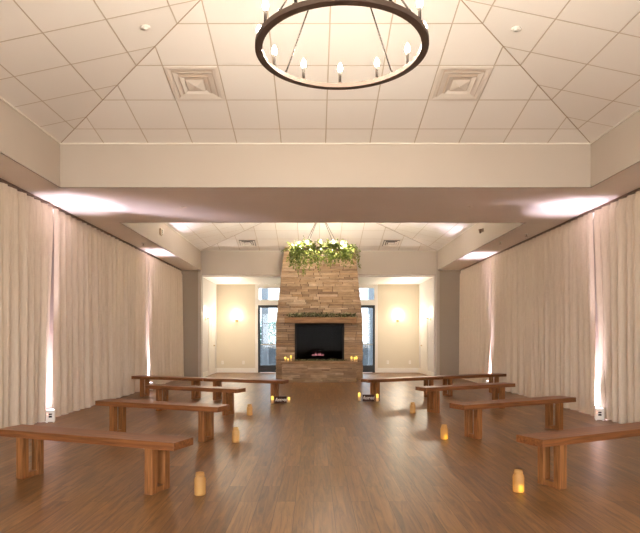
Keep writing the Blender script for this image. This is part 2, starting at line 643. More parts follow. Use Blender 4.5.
# end of the hall: returns either side of the opening, their shade painted in as a darker colour
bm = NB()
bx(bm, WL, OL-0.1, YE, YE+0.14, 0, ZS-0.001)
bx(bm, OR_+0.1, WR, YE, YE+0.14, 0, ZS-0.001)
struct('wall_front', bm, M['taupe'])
for nm, a, b in (('trim_1', OL-0.1, OL), ('trim_2', OR_, OR_+0.1)):  # paler strips painted in for the lit edges of the jambs
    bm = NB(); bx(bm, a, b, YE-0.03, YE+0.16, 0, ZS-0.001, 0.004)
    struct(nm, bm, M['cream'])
bm = NB(); bx(bm, OL, OR_, YE, YE+0.16, ZH, ZF+0.02)
bx(bm, WL, OL, YE+0.001, YE+0.16, ZS, ZF+0.02); bx(bm, OR_, WR, YE+0.001, YE+0.16, ZS, ZF+0.02)
struct('wall_header', bm, M['cream'])

# soffit with its two openings, and the deep beam between the trays
bm = NB()
def hq(x0, x1, y0, y1, z):
    quad(bm, (x0, y0, z), (x1, y0, z), (x1, y1, z), (x0, y1, z))
hq(WL, WR, YB, TRAYS[0][0], ZS)
hq(WL, WR, TRAYS[0][1], TRAYS[1][0], ZS)
for y0, y1 in TRAYS:
    hq(WL, TL, y0, y1, ZS)
    hq(TR, WR, y0, y1, ZS)
struct('ceiling', bm, M['soffit'])
for i, (y0, y1) in enumerate(TRAYS):
    bm = NB()
    t = 0.02
    bx(bm, TL-t, TR+t, y0-t, y0, ZS, ZF+0.02)
    if i == 0:
        bx(bm, TL-t, TR+t, y1, y1+t, ZS, ZF+0.02)
    else:
        bx(bm, TL-t, OL-0.1, y1-0.005, y1+t, ZS, ZF+0.02)
        bx(bm, OR_+0.1, TR+t, y1-0.005, y1+t, ZS, ZF+0.02)
    bx(bm, TL-t, TL, y0, y1, ZS, ZF+0.02)
    bx(bm, TR, TR+t, y0, y1, ZS, ZF+0.02)
    struct('trim_%d' % (3+i), bm, M['cream'])

# hipped tray ceilings of square tiles
CX = (TL+TR)/2
for i, (y0, y1) in enumerate(TRAYS):
    bm = NB()
    uvl = bm.loops.layers.uv.new('UVMap')
    cy = (y0+y1)/2
    hw, hl = (TR-TL)/2, (y1-y0)/2
    k = math.sqrt(1+SL*SL)
    t = min(hw, hl)
    apex_z = ZF+SL*t
    a0 = Vector((CX-(hw-t), cy-(hl-t), apex_z)); a1 = Vector((CX+(hw-t), cy+(hl-t), apex_z))
    A = [Vector((TL, y0, ZF)), Vector((TR, y0, ZF)), Vector((TR, y1, ZF)), Vector((TL, y1, ZF))]
    off = 0.615-0.35
    def face(pts, u):
        f = quad(bm, *pts)
        for lp in f.loops:
            p = lp.vert.co
            if u == 'x':
                d = min(abs(p.y-y0), abs(p.y-y1))
                lp[uvl].uv = (p.x-CX, d*k+off)
            else:
                d = min(abs(p.x-TL), abs(p.x-TR))
                lp[uvl].uv = (p.y-cy, d*k+off)
    r0 = Vector((CX-(hw-t), cy, apex_z)); r1 = Vector((CX+(hw-t), cy, apex_z))
    face([A[0], A[1], r1, r0] if (r1-r0).length > 1e-4 else [A[0], A[1], r0], 'x')
    face([A[2], A[3], r0, r1] if (r1-r0).length > 1e-4 else [A[2], A[3], r0], 'x')
    face([A[3], A[0], r0], 'y')
    face([A[1], A[2], r1], 'y')
    o = struct('ceiling', bm, M['tile'])
    # small cove angle along the foot of the slopes
    bm = NB()
    for (p, q) in ((A[0], A[1]), (A[1], A[2]), (A[2], A[3]), (A[3], A[0])):
        c = Vector((CX, cy, 0)); mid = (p+q)/2
        n = (Vector((c.x, c.y, 0))-Vector((mid.x, mid.y, 0))).normalized()
        p2, q2 = p+n*0.009, q+n*0.009
        m_ = (p2+q2)/2
        sx = abs(q.x-p.x) or 0.018
        sy = abs(q.y-p.y) or 0.018
        box(bm, (m_.x, m_.y, ZF-0.006), (sx, sy, 0.014))
    struct('trim_%d' % (5+i), bm, M['white'])
    # lines where two slopes meet
    bm = NB()
    for p in A:
        d = (r0-p)
        tube(bm, [p+Vector((0, 0, 0.004)), r0+Vector((0, 0, 0.004))], 0.009, 6)
    struct('trim_%d' % (7+i), bm, M['hip'])

# ------------------------------------------------------------------ alcove behind the fireplace
bm = NB(); bx(bm, AL-0.35, AL, YE+0.14, YA+0.1, 0, ZA+0.3)
struct('wall_alcove_left', bm, M['offwhite'])
bm = NB(); bx(bm, AR, AR+0.35, YE+0.14, YA+0.1, 0, ZA+0.3)
struct('wall_alcove_right', bm, M['offwhite'])
bm = NB(); bx(bm, AL, AR, YE+0.158, YA, ZA, ZA+0.2)
struct('ceiling', bm, M['white'])
DZ, TZ0, TZ1 = 2.42, 2.58, 3.06
UL = (-2.01, -0.86); UR = (1.04, 2.19)        # glazed openings
bm = NB()
w0, w1 = YA, YA+0.1
bx(bm, AL, UL[0]-0.10, w0, w1, 0, ZA); bx(bm, UL[1]+0.10, UR[0]-0.10, w0, w1, 0, ZA); bx(bm, UR[1]+0.10, AR, w0, w1, 0, ZA)
struct('wall_alcove_end', bm, M['alcove'])
bm = NB()
for a, b in (UL, UR):
    bx(bm, a-0.10, a, w0-0.02, w1, 0, ZA-0.002); bx(bm, b, b+0.10, w0-0.02, w1, 0, ZA-0.002)
    bx(bm, a, b, w0-0.02, w1, DZ, TZ0); bx(bm, a, b, w0-0.02, w1, TZ1, ZA-0.002)
struct('trim_9', bm, M['white'])
def baseboard(nm, x0, x1, y0, y1):
    bm = NB(); bx(bm, x0, x1, y0, y1, 0, 0.15, 0.004)
    bx(bm, x0 + (0 if x1-x0 < .1 else 0), x1, y0, y1, 0.15, 0.165)
    struct(nm, bm, M['white'])
baseboard('baseboard_end', AL+0.016, UL[0]-0.10, YA-0.016, YA)
bm = NB(); bx(bm, UR[1]+0.10, AR-0.016, YA-0.016, YA, 0, 0.165, 0.004); struct('baseboard_end', bm, M['white'])
DY0, DY1 = 18.62, 19.52          # side doors
for nm, xa, xb in (('baseboard_left', AL, AL+0.016), ('baseboard_right', AR-0.016, AR)):
    bm = NB()
    bx(bm, xa, xb, YE+0.16, DY0-0.1, 0, 0.165, 0.004)
    bx(bm, xa, xb, DY1+0.1, YA, 0, 0.165, 0.004)
    struct(nm, bm, M['white'])

# glazed black doors
for n, (a, b), hs in ((1, UL, 1), (2, UR, -1)):
    bm = NB()
    y0, y1 = YA+0.005, YA+0.05
    bx(bm, a+0.002, a+0.075, y0, y1, 0, DZ-0.002, 0.003); bx(bm, b-0.075, b-0.002, y0, y1, 0, DZ-0.002, 0.003)
    bx(bm, a+0.075, b-0.075, y0, y1, DZ-0.10, DZ-0.002, 0.003); bx(bm, a+0.075, b-0.075, y0, y1, 0.01, 0.26, 0.003)
    bx(bm, a+0.075, b-0.075, y0, y1, 0.98, 1.035, 0.003)
    d = struct('door_%d' % n, bm, M['black'])
    bm = NB(); bx(bm, a+0.075, b-0.075, YA+0.024, YA+0.030, 0.26, 0.98); bx(bm, a+0.075, b-0.075, YA+0.024, YA+0.030, 1.035, DZ-0.10)
    obj('glass_pane', bm, M['doorglass'], d)
    bm = NB(); bx(bm, a+0.1, b-0.1, YA-0.05, YA-0.03, 0.995, 1.02, 0.004)
    bx(bm, a+0.11, a+0.14, YA-0.05, YA+0.006, 0.995, 1.02); bx(bm, b-0.14, b-0.11, YA-0.05, YA+0.006, 0.995, 1.02)
    obj('push_bar', bm, M['nickel'], d)
    bm = NB()
    bx(bm, a, a+0.03, YA, YA+0.05, TZ0, TZ1); bx(bm, b-0.03, b, YA, YA+0.05, TZ0, TZ1)
    bx(bm, a, b, YA, YA+0.05, TZ0, TZ0+0.03); bx(bm, a, b, YA, YA+0.05, TZ1-0.03, TZ1)
    xm = a+0.38 if n == 1 else b-0.38
    w = struct('window_%d' % n, bm, M['white'])
    bm = NB(); bx(bm, a+0.03, b-0.03, YA+0.02, YA+0.026, TZ0+0.03, TZ1-0.03)
    obj('pane', bm, M['doorglass'], w)

# six-panel doors in the alcove's side walls
for n, xs, sg in ((3, AL, 1), (4, AR, -1)):
    bm = NB()
    X = lambda a, b: (min(xs+sg*a, xs+sg*b), max(xs+sg*a, xs+sg*b))
    x0, x1 = X(0.001, 0.012)
    bx(bm, x0, x1, DY0, DY1, 0.01, 2.03)
    x0, x1 = X(0.012, 0.02)
    st = 0.10
    ys = [DY0, DY0+st, (DY0+DY1)/2-st/2, (DY0+DY1)/2+st/2, DY1-st, DY1]
    for q in (0, 2, 4):
        bx(bm, x0, x1, ys[q], ys[q+1], 0.01, 2.03, 0.003)
    for za, zb in ((0.01, 0.22), (0.82, 0.95), (1.50, 1.60), (1.90, 2.03)):
        bx(bm, x0, x1, ys[1], ys[2], za, zb, 0.003); bx(bm, x0, x1, ys[3], ys[4], za, zb, 0.003)
    for ya, yb in ((ys[1], ys[2]), (ys[3], ys[4])):
        for za, zb in ((0.26, 0.78), (0.99, 1.46), (1.64, 1.86)):
            bx(bm, x0, x1, ya+0.035, yb-0.035, za, zb, 0.003)
    d = struct('door_%d' % n, bm, M['white'])
    bm = NB()
    x0, x1 = X(0.001, 0.03)
    bx(bm, x0, x1, DY0-0.085, DY0-0.002, 0, 2.12, 0.004); bx(bm, x0, x1, DY1+0.002, DY1+0.085, 0, 2.12, 0.004)
    bx(bm, x0, x1, DY0-0.002, DY1+0.002, 2.035, 2.12, 0.004)
    obj('door_casing', bm, M['white'], d)
    bm = NB()
    yh = DY1-0.07
    tube(bm, [(xs+sg*0.02, yh, 0.98), (xs+sg*0.03, yh, 0.98)], 0.03, 12)
    tube(bm, [(xs+sg*0.03, yh, 0.98), (xs+sg*0.075, yh, 0.98)], 0.010, 8)
    tube(bm, [(xs+sg*0.07, yh+0.01, 0.98), (xs+sg*0.07, yh-0.11, 0.985)], 0.010, 8)
    obj('door_handle', bm, M['brass'], d, True)

# ------------------------------------------------------------------ outdoors seen through the glass
bm = NB(); bx(bm, -14, 14, YA+0.14, 27, -0.15, -0.05)
tag(struct('patio', bm, M['patio']), 'grey concrete patio outside the glazed doors', 'ground')
bm = NB(); bx(bm, -40, 40, 27, 80, -0.2, -0.06)
tag(struct('lawn', bm, M['lawn']), 'lawn beyond the patio outside the glazed doors', 'ground')
for i, (a, b, lb) in enumerate(((-4.2, -0.9, 'low grey masonry wall outside the left glazed door'), (1.3, 4.6, 'low grey masonry wall outside the right glazed door'))):
    bm = NB(); bx(bm, a, b, 24.0, 24.25, -0.05, 0.86); bx(bm, a-0.03, b+0.03, 23.96, 24.29, 0.86, 0.94, 0.01)
    tag(obj('garden_wall', bm, M['outgrey']), lb, 'wall', 'low garden walls')
for x, y, lb in ((-1.98, 22.6, 'pale square porch post outside the left glazed door'), (2.32, 22.6, 'pale square porch post outside the right glazed door')):
    t = thing('porch_post', lb, 'post', (x, y, -0.05), 0, 'porch posts')
    bm = NB(); bx(bm, -0.13, 0.13, -0.13, 0.13, 0.2, 3.9, 0.01); obj('shaft', bm, M['outwhite'], t)
    bm = NB(); bx(bm, -0.18, 0.18, -0.18, 0.18, 0, 0.2, 0.015); obj('plinth', bm, M['outwhite'], t)
def leaf(bm, p, d, ln, wd, up=None):
    d = d.normalized()
    u = d.cross(Vector((random.uniform(-1, 1), random.uniform(-1, 1), random.uniform(-1, 1)))).normalized()
    n = d.cross(u)*wd*0.25
    a = bm.verts.new(p)
    m1 = bm.verts.new(p+d*ln*0.5+u*wd*0.5+n)
    m2 = bm.verts.new(p+d*ln*0.5-u*wd*0.5+n)
    c = bm.verts.new(p+d*ln*0.5)
    e = bm.verts.new(p+d*ln)
    bm.faces.new((a, m1, e, c)); bm.faces.new((a, c, e, m2))
def rv():
    return Vector((random.gauss(0, 1), random.gauss(0, 1), random.gauss(0, 1))).normalized()
random.seed(5)
for x, y, r, h, lb in ((-1.9, 26.2, 0.9, 2.0, 'blue-green leafy bush outside the left glazed door'), (1.5, 26.4, 0.8, 1.9, 'blue-green leafy bush outside the right glazed door'),
                    (-3.6, 29.5, 1.3, 3.0, 'tall leafy shrub further off on the left of the lawn'), (3.9, 29.5, 1.3, 3.0, 'tall leafy shrub further off on the right of the lawn')):
    t = thing('leafy_bush', lb, 'bush', (x, y, -0.06), 0, 'bushes outside')
    bm = NB()
    for k in range(1100):
        v = rv(); q = Vector((v.x*r, v.y*r, h*0.55+v.z*h*0.45))*1.0
        q = Vector((q.x*random.uniform(0.55, 1), q.y*random.uniform(0.55, 1), q.z))
        leaf(bm, q, rv(), 0.15, 0.09)
    obj('foliage', bm, M['bush'], t)
    bm = NB()
    for k in range(7):
        a = k*0.9
        tube(bm, [(0.05*math.cos(a), 0.05*math.sin(a), 0), (r*0.4*math.cos(a), r*0.4*math.sin(a), h*0.75)], [0.03, 0.01], 6)
    obj('stem', bm, M['stem'], t)

# ------------------------------------------------------------------ drapes
random.seed(11)
def drape(x, side, ya, yb, la, lb_, label, nm='curtain'):
    """side = +1: room lies towards +x.  la / lb_: how far the near / far edge is pulled along y at the floor"""
    L = yb-ya
    n = int(L/0.0135)
    zs = [0.015, 0.10, 0.3, 0.6, 0.95, 1.35, 1.8, 2.2, 2.6, 2.9, 3.08, 3.19, 3.25, 3.29, 3.315]
    rnd = random.Random(hash((round(ya*10), side)) & 0xffff)
    # fold phase: irregular spacing
    ph = []; p = rnd.uniform(0, 6)
    wl = 0.19
    tgt = wl
    for i in range(n+1):
        if i % 9 == 0:
            tgt = rnd.uniform(0.13, 0.29)
        wl += (tgt-wl)*0.12
        p += 2*PI*0.0135/wl
        ph.append(p)
    am = []; a_ = 1; ta = 1
    for i in range(n+1):
        if i % 12 == 0:
            ta = rnd.uniform(0.5, 1.25)
        a_ += (ta-a_)*0.1
        am.append(a_)
    f1, f2, f3 = rnd.uniform(0, 6), rnd.uniform(0, 6), rnd.uniform(0, 6)
    bm = NB()
    rows = []
    for z in zs:
        t = z/3.315
        row = []
        for i in range(n+1):
            s = i/n
            y = ya+L*s
            w = 1.0
            # pulled edges
            y += (la*(1-t)**1.0)*math.exp(-(y-ya)/0.6)
            y += (lb_*(1-t)**1.0)*math.exp(-(yb-(ya+L*s))/0.6)
            drift = 0.9*math.sin(1.3*t*2+0.7*y+f1)+0.5*math.sin(2.1*y+3*t+f2)
            fold = (abs(math.sin((ph[i]+drift*(1-t)*0.9)*0.5))**0.5*2-1.2)*0.095*am[i]
            half = math.sin(ph[i]*0.5+f3)*0.016*(1-t)
            fine = (abs(math.sin(ph[i]*1.0+f2))**0.7-0.5)*0.034*(0.25+0.75*t)
            amp = 0.75+0.45*(1-t)
            if t > 0.97:
                amp *= 0.55
            xo = (fold+half+fine)*amp
            y += 0.010*math.cos(ph[i]+f2)*(1-t)
            row.append(bm.verts.new((x+side*xo, y, z)))
        rows.append(row)
    for a, b in zip(rows, rows[1:]):
        for i in range(n):
            bm.faces.new((a[i], a[i+1], b[i+1], b[i]))
    o = obj(nm, bm, M['curtain'], None, True)
    return tag(o, label, 'curtain', 'floor-length drapes')
drape(CL, 1, YB+0.1, 8.77, 0, -0.31, 'long pleated beige drape on the left wall, nearest section before the first bright slit')
drape(CL, 1, 8.86, 13.72, 0.0, -0.14, 'pleated beige drape on the left wall between the two bright slits')
drape(CL, 1, 13.80, 17.36, 0.02, 0, 'pleated beige drape at the far end of the left wall')
drape(CR, -1, YB+0.1, 9.03, 0, -0.33, 'long pleated beige drape on the right wall, nearest section before the first bright slit')
drape(CR, -1, 9.15, 14.24, -0.20, -0.12, 'pleated beige drape on the right wall between the two bright slits')
drape(CR, -1, 14.34, 17.36, 0.02, 0, 'pleated beige drape at the far end of the right wall')
for x, lb in ((CL, 'thin brown curtain track along the left soffit'), (CR, 'thin brown curtain track along the right soffit')):
    bm = NB(); bx(bm, x-0.03, x+0.03, YB+0.1, YE-0.08, 3.318, ZS-0.001, 0.004)
    tag(obj('curtain_track', bm, M['track']), lb, 'curtain track', 'curtain tracks')

# ------------------------------------------------------------------ uplights on the floor at the slits
def uplight(loc, rz, side, label):
    t = thing('uplight', label, 'uplight', loc, rz, 'battery uplights')
    bm = NB(); bx(bm, -0.06, 0.06, -0.065, 0.065, 0.012, 0.185, 0.008)
    for sx in (-1, 1):
        for sy in (-1, 1):
            bx(bm, sx*0.045-0.01, sx*0.045+0.01, sy*0.05-0.01, sy*0.05+0.01, 0, 0.02)
    obj('body', bm, M['plastic'], t)
    bm = NB(); lathe(bm, [(0.0, 0.1885), (0.045, 0.1885), (0.05, 0.185), (0.05, 0.18)], 20)
    obj('lens', bm, M['lens'], t, True)
    bm = NB(); bx(bm, -0.02, 0.024, -0.0675, -0.0655, 0.115, 0.135); bx(bm, -0.02, 0.024, -0.0675, -0.0655, 0.075, 0.103)
    obj('display', bm, M['dark'], t)
    bm = NB(); bx(bm, -0.045, -0.033, -0.0675, -0.0655, 0.12, 0.132)
    obj('indicator_light', bm, M['red'], t)
    x, y, z = loc
    # main beam: up, leaning into the room
    light('uplight_beam', 'SPOT', (x, y, 0.22), P_UP, C_UP, None, 0.04, (PI-0.11, side*0.06, 0), math.radians(32), 1.0)
    # spill through the slit on to the wall behind
    light('uplight_spill', 'SPOT', ((CL-0.13 if side > 0 else CR+0.13), y+0.38, 0.14), P_WASH, C_UP, None, 0.02, (math.radians(180-38), side*math.radians(-10), 0), math.radians(125), 0.7)
uplight((-3.96, 8.42, 0), 0.35, 1, 'small white uplight on the floor at the nearer slit in the left drapes')
uplight((-3.93, 13.44, 0), 0.30, 1, 'small white uplight on the floor at the farther slit in the left drapes')
uplight((4.39, 8.62, 0), -0.35, -1, 'small white uplight on the floor at the nearer slit in the right drapes')
uplight((4.35, 13.96, 0), -0.30, -1, 'small white uplight on the floor at the farther slit in the right drapes')

# ------------------------------------------------------------------ fireplace
random.seed(3)
FX0, FX1, FY = -1.133, 1.455, 16.70      # body
FXT0, FXT1 = -0.905, 1.25                # at the ceiling
ZT0 = 1.75                               # taper starts
FD = 0.68
fp = thing('fireplace', 'tall tapering stacked-stone fireplace with raised hearth and dark firebox', 'fireplace', ((FX0+FX1)/2, FY, 0))
ox, oy = -(FX0+FX1)/2, -FY               # world -> local
def ceil_z(y):
    return ZF+SL*(YE-y)-0.012
def edge_x(z):
    t = max(0, (z-ZT0)/(4.03-ZT0))
    return FX0+(FXT0-FX0)*t, FX1+(FXT1-FX1)*t
def fy(z):
    return FY+max(0, (z-ZT0)/(4.03-ZT0))*0.45
HOLE = (-0.567, 0.895, 0.57, 1.686)
bm = NB()
def hexa(bm, xb0, xb1, xt0, xt1, y0, y1, z0, z1, jit=0.0):
    j = lambda: random.uniform(-jit, jit)
    zf = lambda z, y: min(z, ceil_z(y))
    P = [(xb0, y0+j(), z0), (xb1, y0+j(), z0), (xb1, y1, z0), (xb0, y1, z0),
         (xt0, y0+j(), zf(z1, y0)), (xt1, y0+j(), zf(z1, y0)), (xt1, y1, zf(z1, y1)), (xt0, y1, zf(z1, y1))]
    v = [bm.verts.new((p[0]+ox, p[1]+oy, p[2])) for p in P]
    for f in ((0, 1, 5, 4), (1, 2, 6, 5), (2, 3, 7, 6), (3, 0, 4, 7), (4, 5, 6, 7), (3, 2, 1, 0)):
        bm.faces.new([v[k] for k in f])
def courses(z0, z1):
    z = z0; out = []
    while z < z1-0.02:
        h = random.choice((0.045, 0.058, 0.066, 0.075, 0.092))
        if z+h > z1-0.03:
            h = z1-z
        out.append((z, z+h)); z += h
    return out
G = 0.007
def stone_run(bm, za, zb, xa0, xa1, xb0, xb1, yf, depth, lo=0.18, hi=0.75, dj=0.05):
    """one course: bottom spans xa0..xa1, top xb0..xb1, face about yf"""
    s = 0.0; L = xa1-xa0
    while s < 1-1e-4:
        w = random.uniform(lo, hi)/L
        e = s+w
        if e > 1-lo*0.6/L:
            e = 1.0
        y0 = yf-random.uniform(0.0, dj)
        lerp = lambda a, b, t: a+(b-a)*t
        hexa(bm, lerp(xa0, xa1, s)+G, lerp(xa0, xa1, e)-G, lerp(xb0, xb1, s)+G, lerp(xb0, xb1, e)-G, y0, yf+depth, za+G/2, zb-G/2, 0.004)
        s = e
zz = courses(0.0, HOLE[2])+courses(HOLE[2], HOLE[3])+courses(HOLE[3], 1.86)+courses(1.86, 4.06)
for za, zb in zz:
    a0, a1 = edge_x(za); b0, b1 = edge_x(zb)
    FYz = fy((za+zb)/2)
    if za < ceil_z(FYz)-0.02:
        if za < HOLE[3]-0.001 and zb > HOLE[2]+0.001:
            stone_run(bm, za, zb, a0, HOLE[0], b0, HOLE[0], FY, 0.10)
            stone_run(bm, za, zb, HOLE[1], a1, HOLE[1], b1, FY, 0.10)
        else:
            stone_run(bm, za, zb, a0, a1, b0, b1, FYz, 0.10)
        # side returns
        for sg, ea, eb in ((-1, a0, b0), (1, a1, b1)):
            y = FYz+0.104
            while y < FY+FD-0.05:
                w = min(random.uniform(0.15, 0.35), FY+FD-y)
                if FY+FD-(y+w) < 0.08:
                    w = FY+FD-y
                p = random.uniform(0, 0.018)
                topz = min(zb, ceil_z(y+w))-G/2
                if topz > za+0.01:
                    if sg < 0:
                        hexa(bm, ea-p, ea+0.1, eb-p, eb+0.1, y+G, y+w-G, za+G/2, topz)
                    else:
                        hexa(bm, ea-0.1, ea+p, eb-0.1, eb+p, y+G, y+w-G, za+G/2, topz)
                y += w
obj('stone_facing', bm, M['stone'], fp)
# mortar core, with the recess left open
bm = NB()
m = 0.02
cy0 = FY+0.02
hexa(bm, FX0+m, HOLE[0]-0.005, FX0+m, HOLE[0]-0.005, cy0, FY+FD-m, 0.0, HOLE[3])
hexa(bm, HOLE[1]+0.005, FX1-m, HOLE[1]+0.005, FX1-m, cy0, FY+FD-m, 0.0, HOLE[3])
hexa(bm, HOLE[0]-0.005, HOLE[1]+0.005, HOLE[0]-0.005, HOLE[1]+0.005, cy0, FY+FD-m, 0.0, HOLE[2]-0.005)
e0, e1 = edge_x(4.03)
hexa(bm, FX0+m, FX1-m, FX0+m, FX1-m, cy0, FY+FD-m, HOLE[3]+0.005, ZT0)
v = [bm.verts.new((p[0]+ox, p[1]+oy, p[2])) for p in ((FX0+m, cy0, ZT0), (FX1-m, cy0, ZT0), (FX1-m, FY+FD-m, ZT0), (FX0+m, FY+FD-m, ZT0),
     (e0+m, fy(4.0)+m, 4.0), (e1-m, fy(4.0)+m, 4.0), (e1-m, FY+FD-m, ceil_z(FY+FD)), (e0+m, FY+FD-m, ceil_z(FY+FD)))]
for f in ((0, 1, 5, 4), (1, 2, 6, 5), (2, 3, 7, 6), (3, 0, 4, 7), (4, 5, 6, 7), (3, 2, 1, 0)):
    bm.faces.new([v[k] for k in f])
obj('mortar_core', bm, M['mortar'], fp)
# firebox
bm = NB()
x0, x1, z0, z1 = HOLE
def lb(x0, x1, y0, y1, z0, z1, bev=0):
    bx(bm, x0+ox, x1+ox, y0+oy, y1+oy, z0, z1, bev)
lb(x0+.01, x0+0.03, FY+0.05, FY+0.6, z0+.01, z1-.01); lb(x1-0.03, x1-.01, FY+0.05, FY+0.6, z0+.01, z1-.01)
lb(x0+0.03, x1-0.03, FY+0.58, FY+0.6, z0+.01, z1-.01); lb(x0+0.03, x1-0.03, FY+0.05, FY+0.58, z0+.01, z0+0.03); lb(x0+0.03, x1-0.03, FY+0.05, FY+0.58, z1-0.03, z1-.01)
obj('firebox', bm, M['dark'], fp)
bm = NB()
f = 0.05
lb(x0+.003, x0+f, FY-0.005, FY+0.045, z0+.003, z1-.003, 0.003); lb(x1-f, x1-.003, FY-0.005, FY+0.045, z0+.003, z1-.003, 0.003)
lb(x0+f, x1-f, FY-0.005, FY+0.045, z1-f-.03, z1-.003, 0.003); lb(x0+f, x1-f, FY-0.005, FY+0.045, z0+.003, z0+f, 0.003)
obj('firebox_frame', bm, M['matte_black'], fp)
bm = NB(); lb(x0+f, x1-f, FY+0.02, FY+0.026, z0+f, z1-f-.03)
obj('firebox_glass', bm, M['fireglass'], fp)
bm = NB()
for k, (a, b, zz_) in enumerate((((-0.30, 16.98), (0.62, 17.02), 0.68), ((-0.22, 17.14), (0.5, 16.92), 0.77), ((-0.1, 16.95), (0.3, 17.16), 0.85))):
    tube(bm, [(a[0]+ox, a[1]+oy, zz_), ((a[0]+b[0])/2+ox, (a[1]+b[1])/2+oy, zz_+0.02), (b[0]+ox, b[1]+oy, zz_)], [0.05, 0.055, 0.045], 10)
obj('fire_logs', bm, M['log'], fp, True)
for k in range(9):
    bm = NB()
    xx = random.uniform(-0.05, 0.38); hh = random.uniform(0.02, 0.09)*(1.4 if abs(xx-0.12) < 0.08 else 0.6)
    lathe(bm, [(0.012, 0), (0.014, hh*0.3), (0, hh)], 6, (xx+ox, 16.88+oy+random.uniform(-0.02, 0.02), 0.72))
    obj('small_flame', bm, M['ember'], fp)
# mantel
bm = NB(); lb(-0.868, 1.25, FY-0.27, FY-0.026, 1.685, 1.855, 0.012)
obj('mantel', bm, M['mantel'], fp)
# hearth
HX0, HX1, HY = -0.905, 1.205, 15.90
random.seed(8)
bm = NB()
for za, zb in courses(0.0, 0.50):
    stone_run(bm, za, zb, HX0, HX1, HX0, HX1, HY, 0.10)
    for xx, sg in ((HX0, -1), (HX1, 1)):
        y = HY+0.104
        while y < FY-0.03:
            w = min(random.uniform(0.15, 0.4), FY-0.026-y)
            p = random.uniform(0, 0.02)
            if sg < 0:
                hexa(bm, xx-p, xx+0.1, xx-p, xx+0.1, y+G, y+w-G, za+G/2, zb-G/2)
            else:
                hexa(bm, xx-0.1, xx+p, xx-0.1, xx+p, y+G, y+w-G, za+G/2, zb-G/2)
            y += w
hexa(bm, HX0+0.03, HX1-0.03, HX0+0.03, HX1-0.03, HY+0.03, FY-0.03, 0.0, 0.5)
obj('hearth_stone', bm, M['stone'], fp)
bm = NB()
for k in range(4):
    w = (HX1-HX0+0.08)/4
    lb(HX0-0.04+k*w+0.002, HX0-0.04+(k+1)*w-0.002, HY-0.04, FY-0.026, 0.502, 0.568, 0.006)
obj('hearth_cap', bm, M['cap'], fp)

# greenery garlands on mantel and hearth
def garland(label, x0, x1, y, z, n, spread, berries, ln=0.06, hang=0.04):
    t = thing('leaf_garland', label, 'garland', ((x0+x1)/2, y, z))
    c = (x0+x1)/2
    bm = NB()
    for k in range(n):
        xx = random.uniform(x0, x1)-c
        p = Vector((xx, random.uniform(-spread, spread), random.uniform(0.015, spread*1.1)))
        d = rv(); d.z = abs(d.z)*0.7
        leaf(bm, p, d, ln*random.uniform(0.6, 1.3), ln*0.42)
    obj('foliage', bm, M['leaf_dark'], t)
    bm = NB()
    pts = []
    m_ = 40
    for k in range(m_+1):
        xx = x0-c+(x1-x0)*k/m_
        pts.append((xx, 0.02*math.sin(k*1.3), 0.014+0.008*math.sin(k*0.9)**2))
    tube(bm, pts, 0.006, 6)
    obj('stem', bm, M['stem'], t)
    if berries:
        for k in range(berries):
            bm = NB()
            xx = x0-c+(x1-x0)*(k+0.5)/berries+random.uniform(-0.03, 0.03)
            r = random.uniform(0.014, 0.022)
            bmesh.ops.create_icosphere(bm, subdivisions=2, radius=r, matrix=Matrix.Translation((xx, random.uniform(-0.055, -0.02), 0.03)))
            obj('berry', bm, M['berry'], t, True)
    return t
garland('green leaf garland with dark berries lying along the mantel', -0.76, 1.2, 16.53, 1.856, 520, 0.085, 22, 0.095)
garland('thin dark leaf garland lying along the hearth below the firebox', -0.55, 0.95, 16.56, 0.569, 240, 0.035, 0, 0.05)

# ------------------------------------------------------------------ LED candles
def candle_proto():
    t = thing('pillar_candle', 'x', 'candle')
    bm = NB(); lathe(bm, [(0, 0), (0.024, 0), (0.026, 0.003), (0.026, 0.075), (0.0, 0.075)], 16)
    obj('wax_base', bm, M['wax'], t, True)
    bm = NB(); lathe(bm, [(0.026, 0.0755), (0.026, 0.142), (0.023, 0.147), (0.016, 0.140), (0, 0.136)], 16)
    obj('glowing_top', bm, M['flame'], t, True)
    bm = NB(); lathe(bm, [(0.0035, 0.136), (0.005, 0.15), (0.0, 0.165)], 8)
    obj('wick_flame', bm, M['flame'], t, True)
    return t
cp = candle_proto()
cands = [((-0.80, 10.76, 0), 0.95, 'short glowing pillar candle left of the left wooden sign', 'x'),
         ((-0.49, 10.93, 0), 0.70, 'squat glowing pillar candle right of the left wooden sign', 'x'),
         ((0.905, 11.20, 0), 1.12, 'tall glowing pillar candle left of the right wooden sign', 'x'),
         ((1.258, 11.12, 0), 0.98, 'glowing pillar candle right of the right wooden sign', 'x'),
         ((-0.83, 16.25, 0.569), 0.90, 'glowing candle on the hearth left of the firebox, leftmost of the trio', 'x'),
         ((-0.75, 16.16, 0.569), 0.60, 'shortest glowing candle on the hearth left of the firebox, middle of the trio', 'x'),
         ((-0.67, 16.28, 0.569), 1.15, 'tallest glowing candle on the hearth left of the firebox, nearest the firebox', 'x'),
         ((1.09, 16.28, 0.569), 0.95, 'glowing candle on the hearth right of the firebox, nearest the firebox', 'x'),
         ((1.17, 16.15, 0.569), 0.85, 'glowing candle on the hearth right of the firebox, front of the trio', 'x'),
         ((1.235, 16.26, 0.569), 0.97, 'glowing candle on the hearth right of the firebox, farthest from the firebox', 'x')]
for i, (loc, s, lb_, _) in enumerate(cands):
    o = placed(cp, i == 0, loc, i*0.7, lb_, 'glowing pillar candles')
    o.scale = (1.0, 1.0, s)

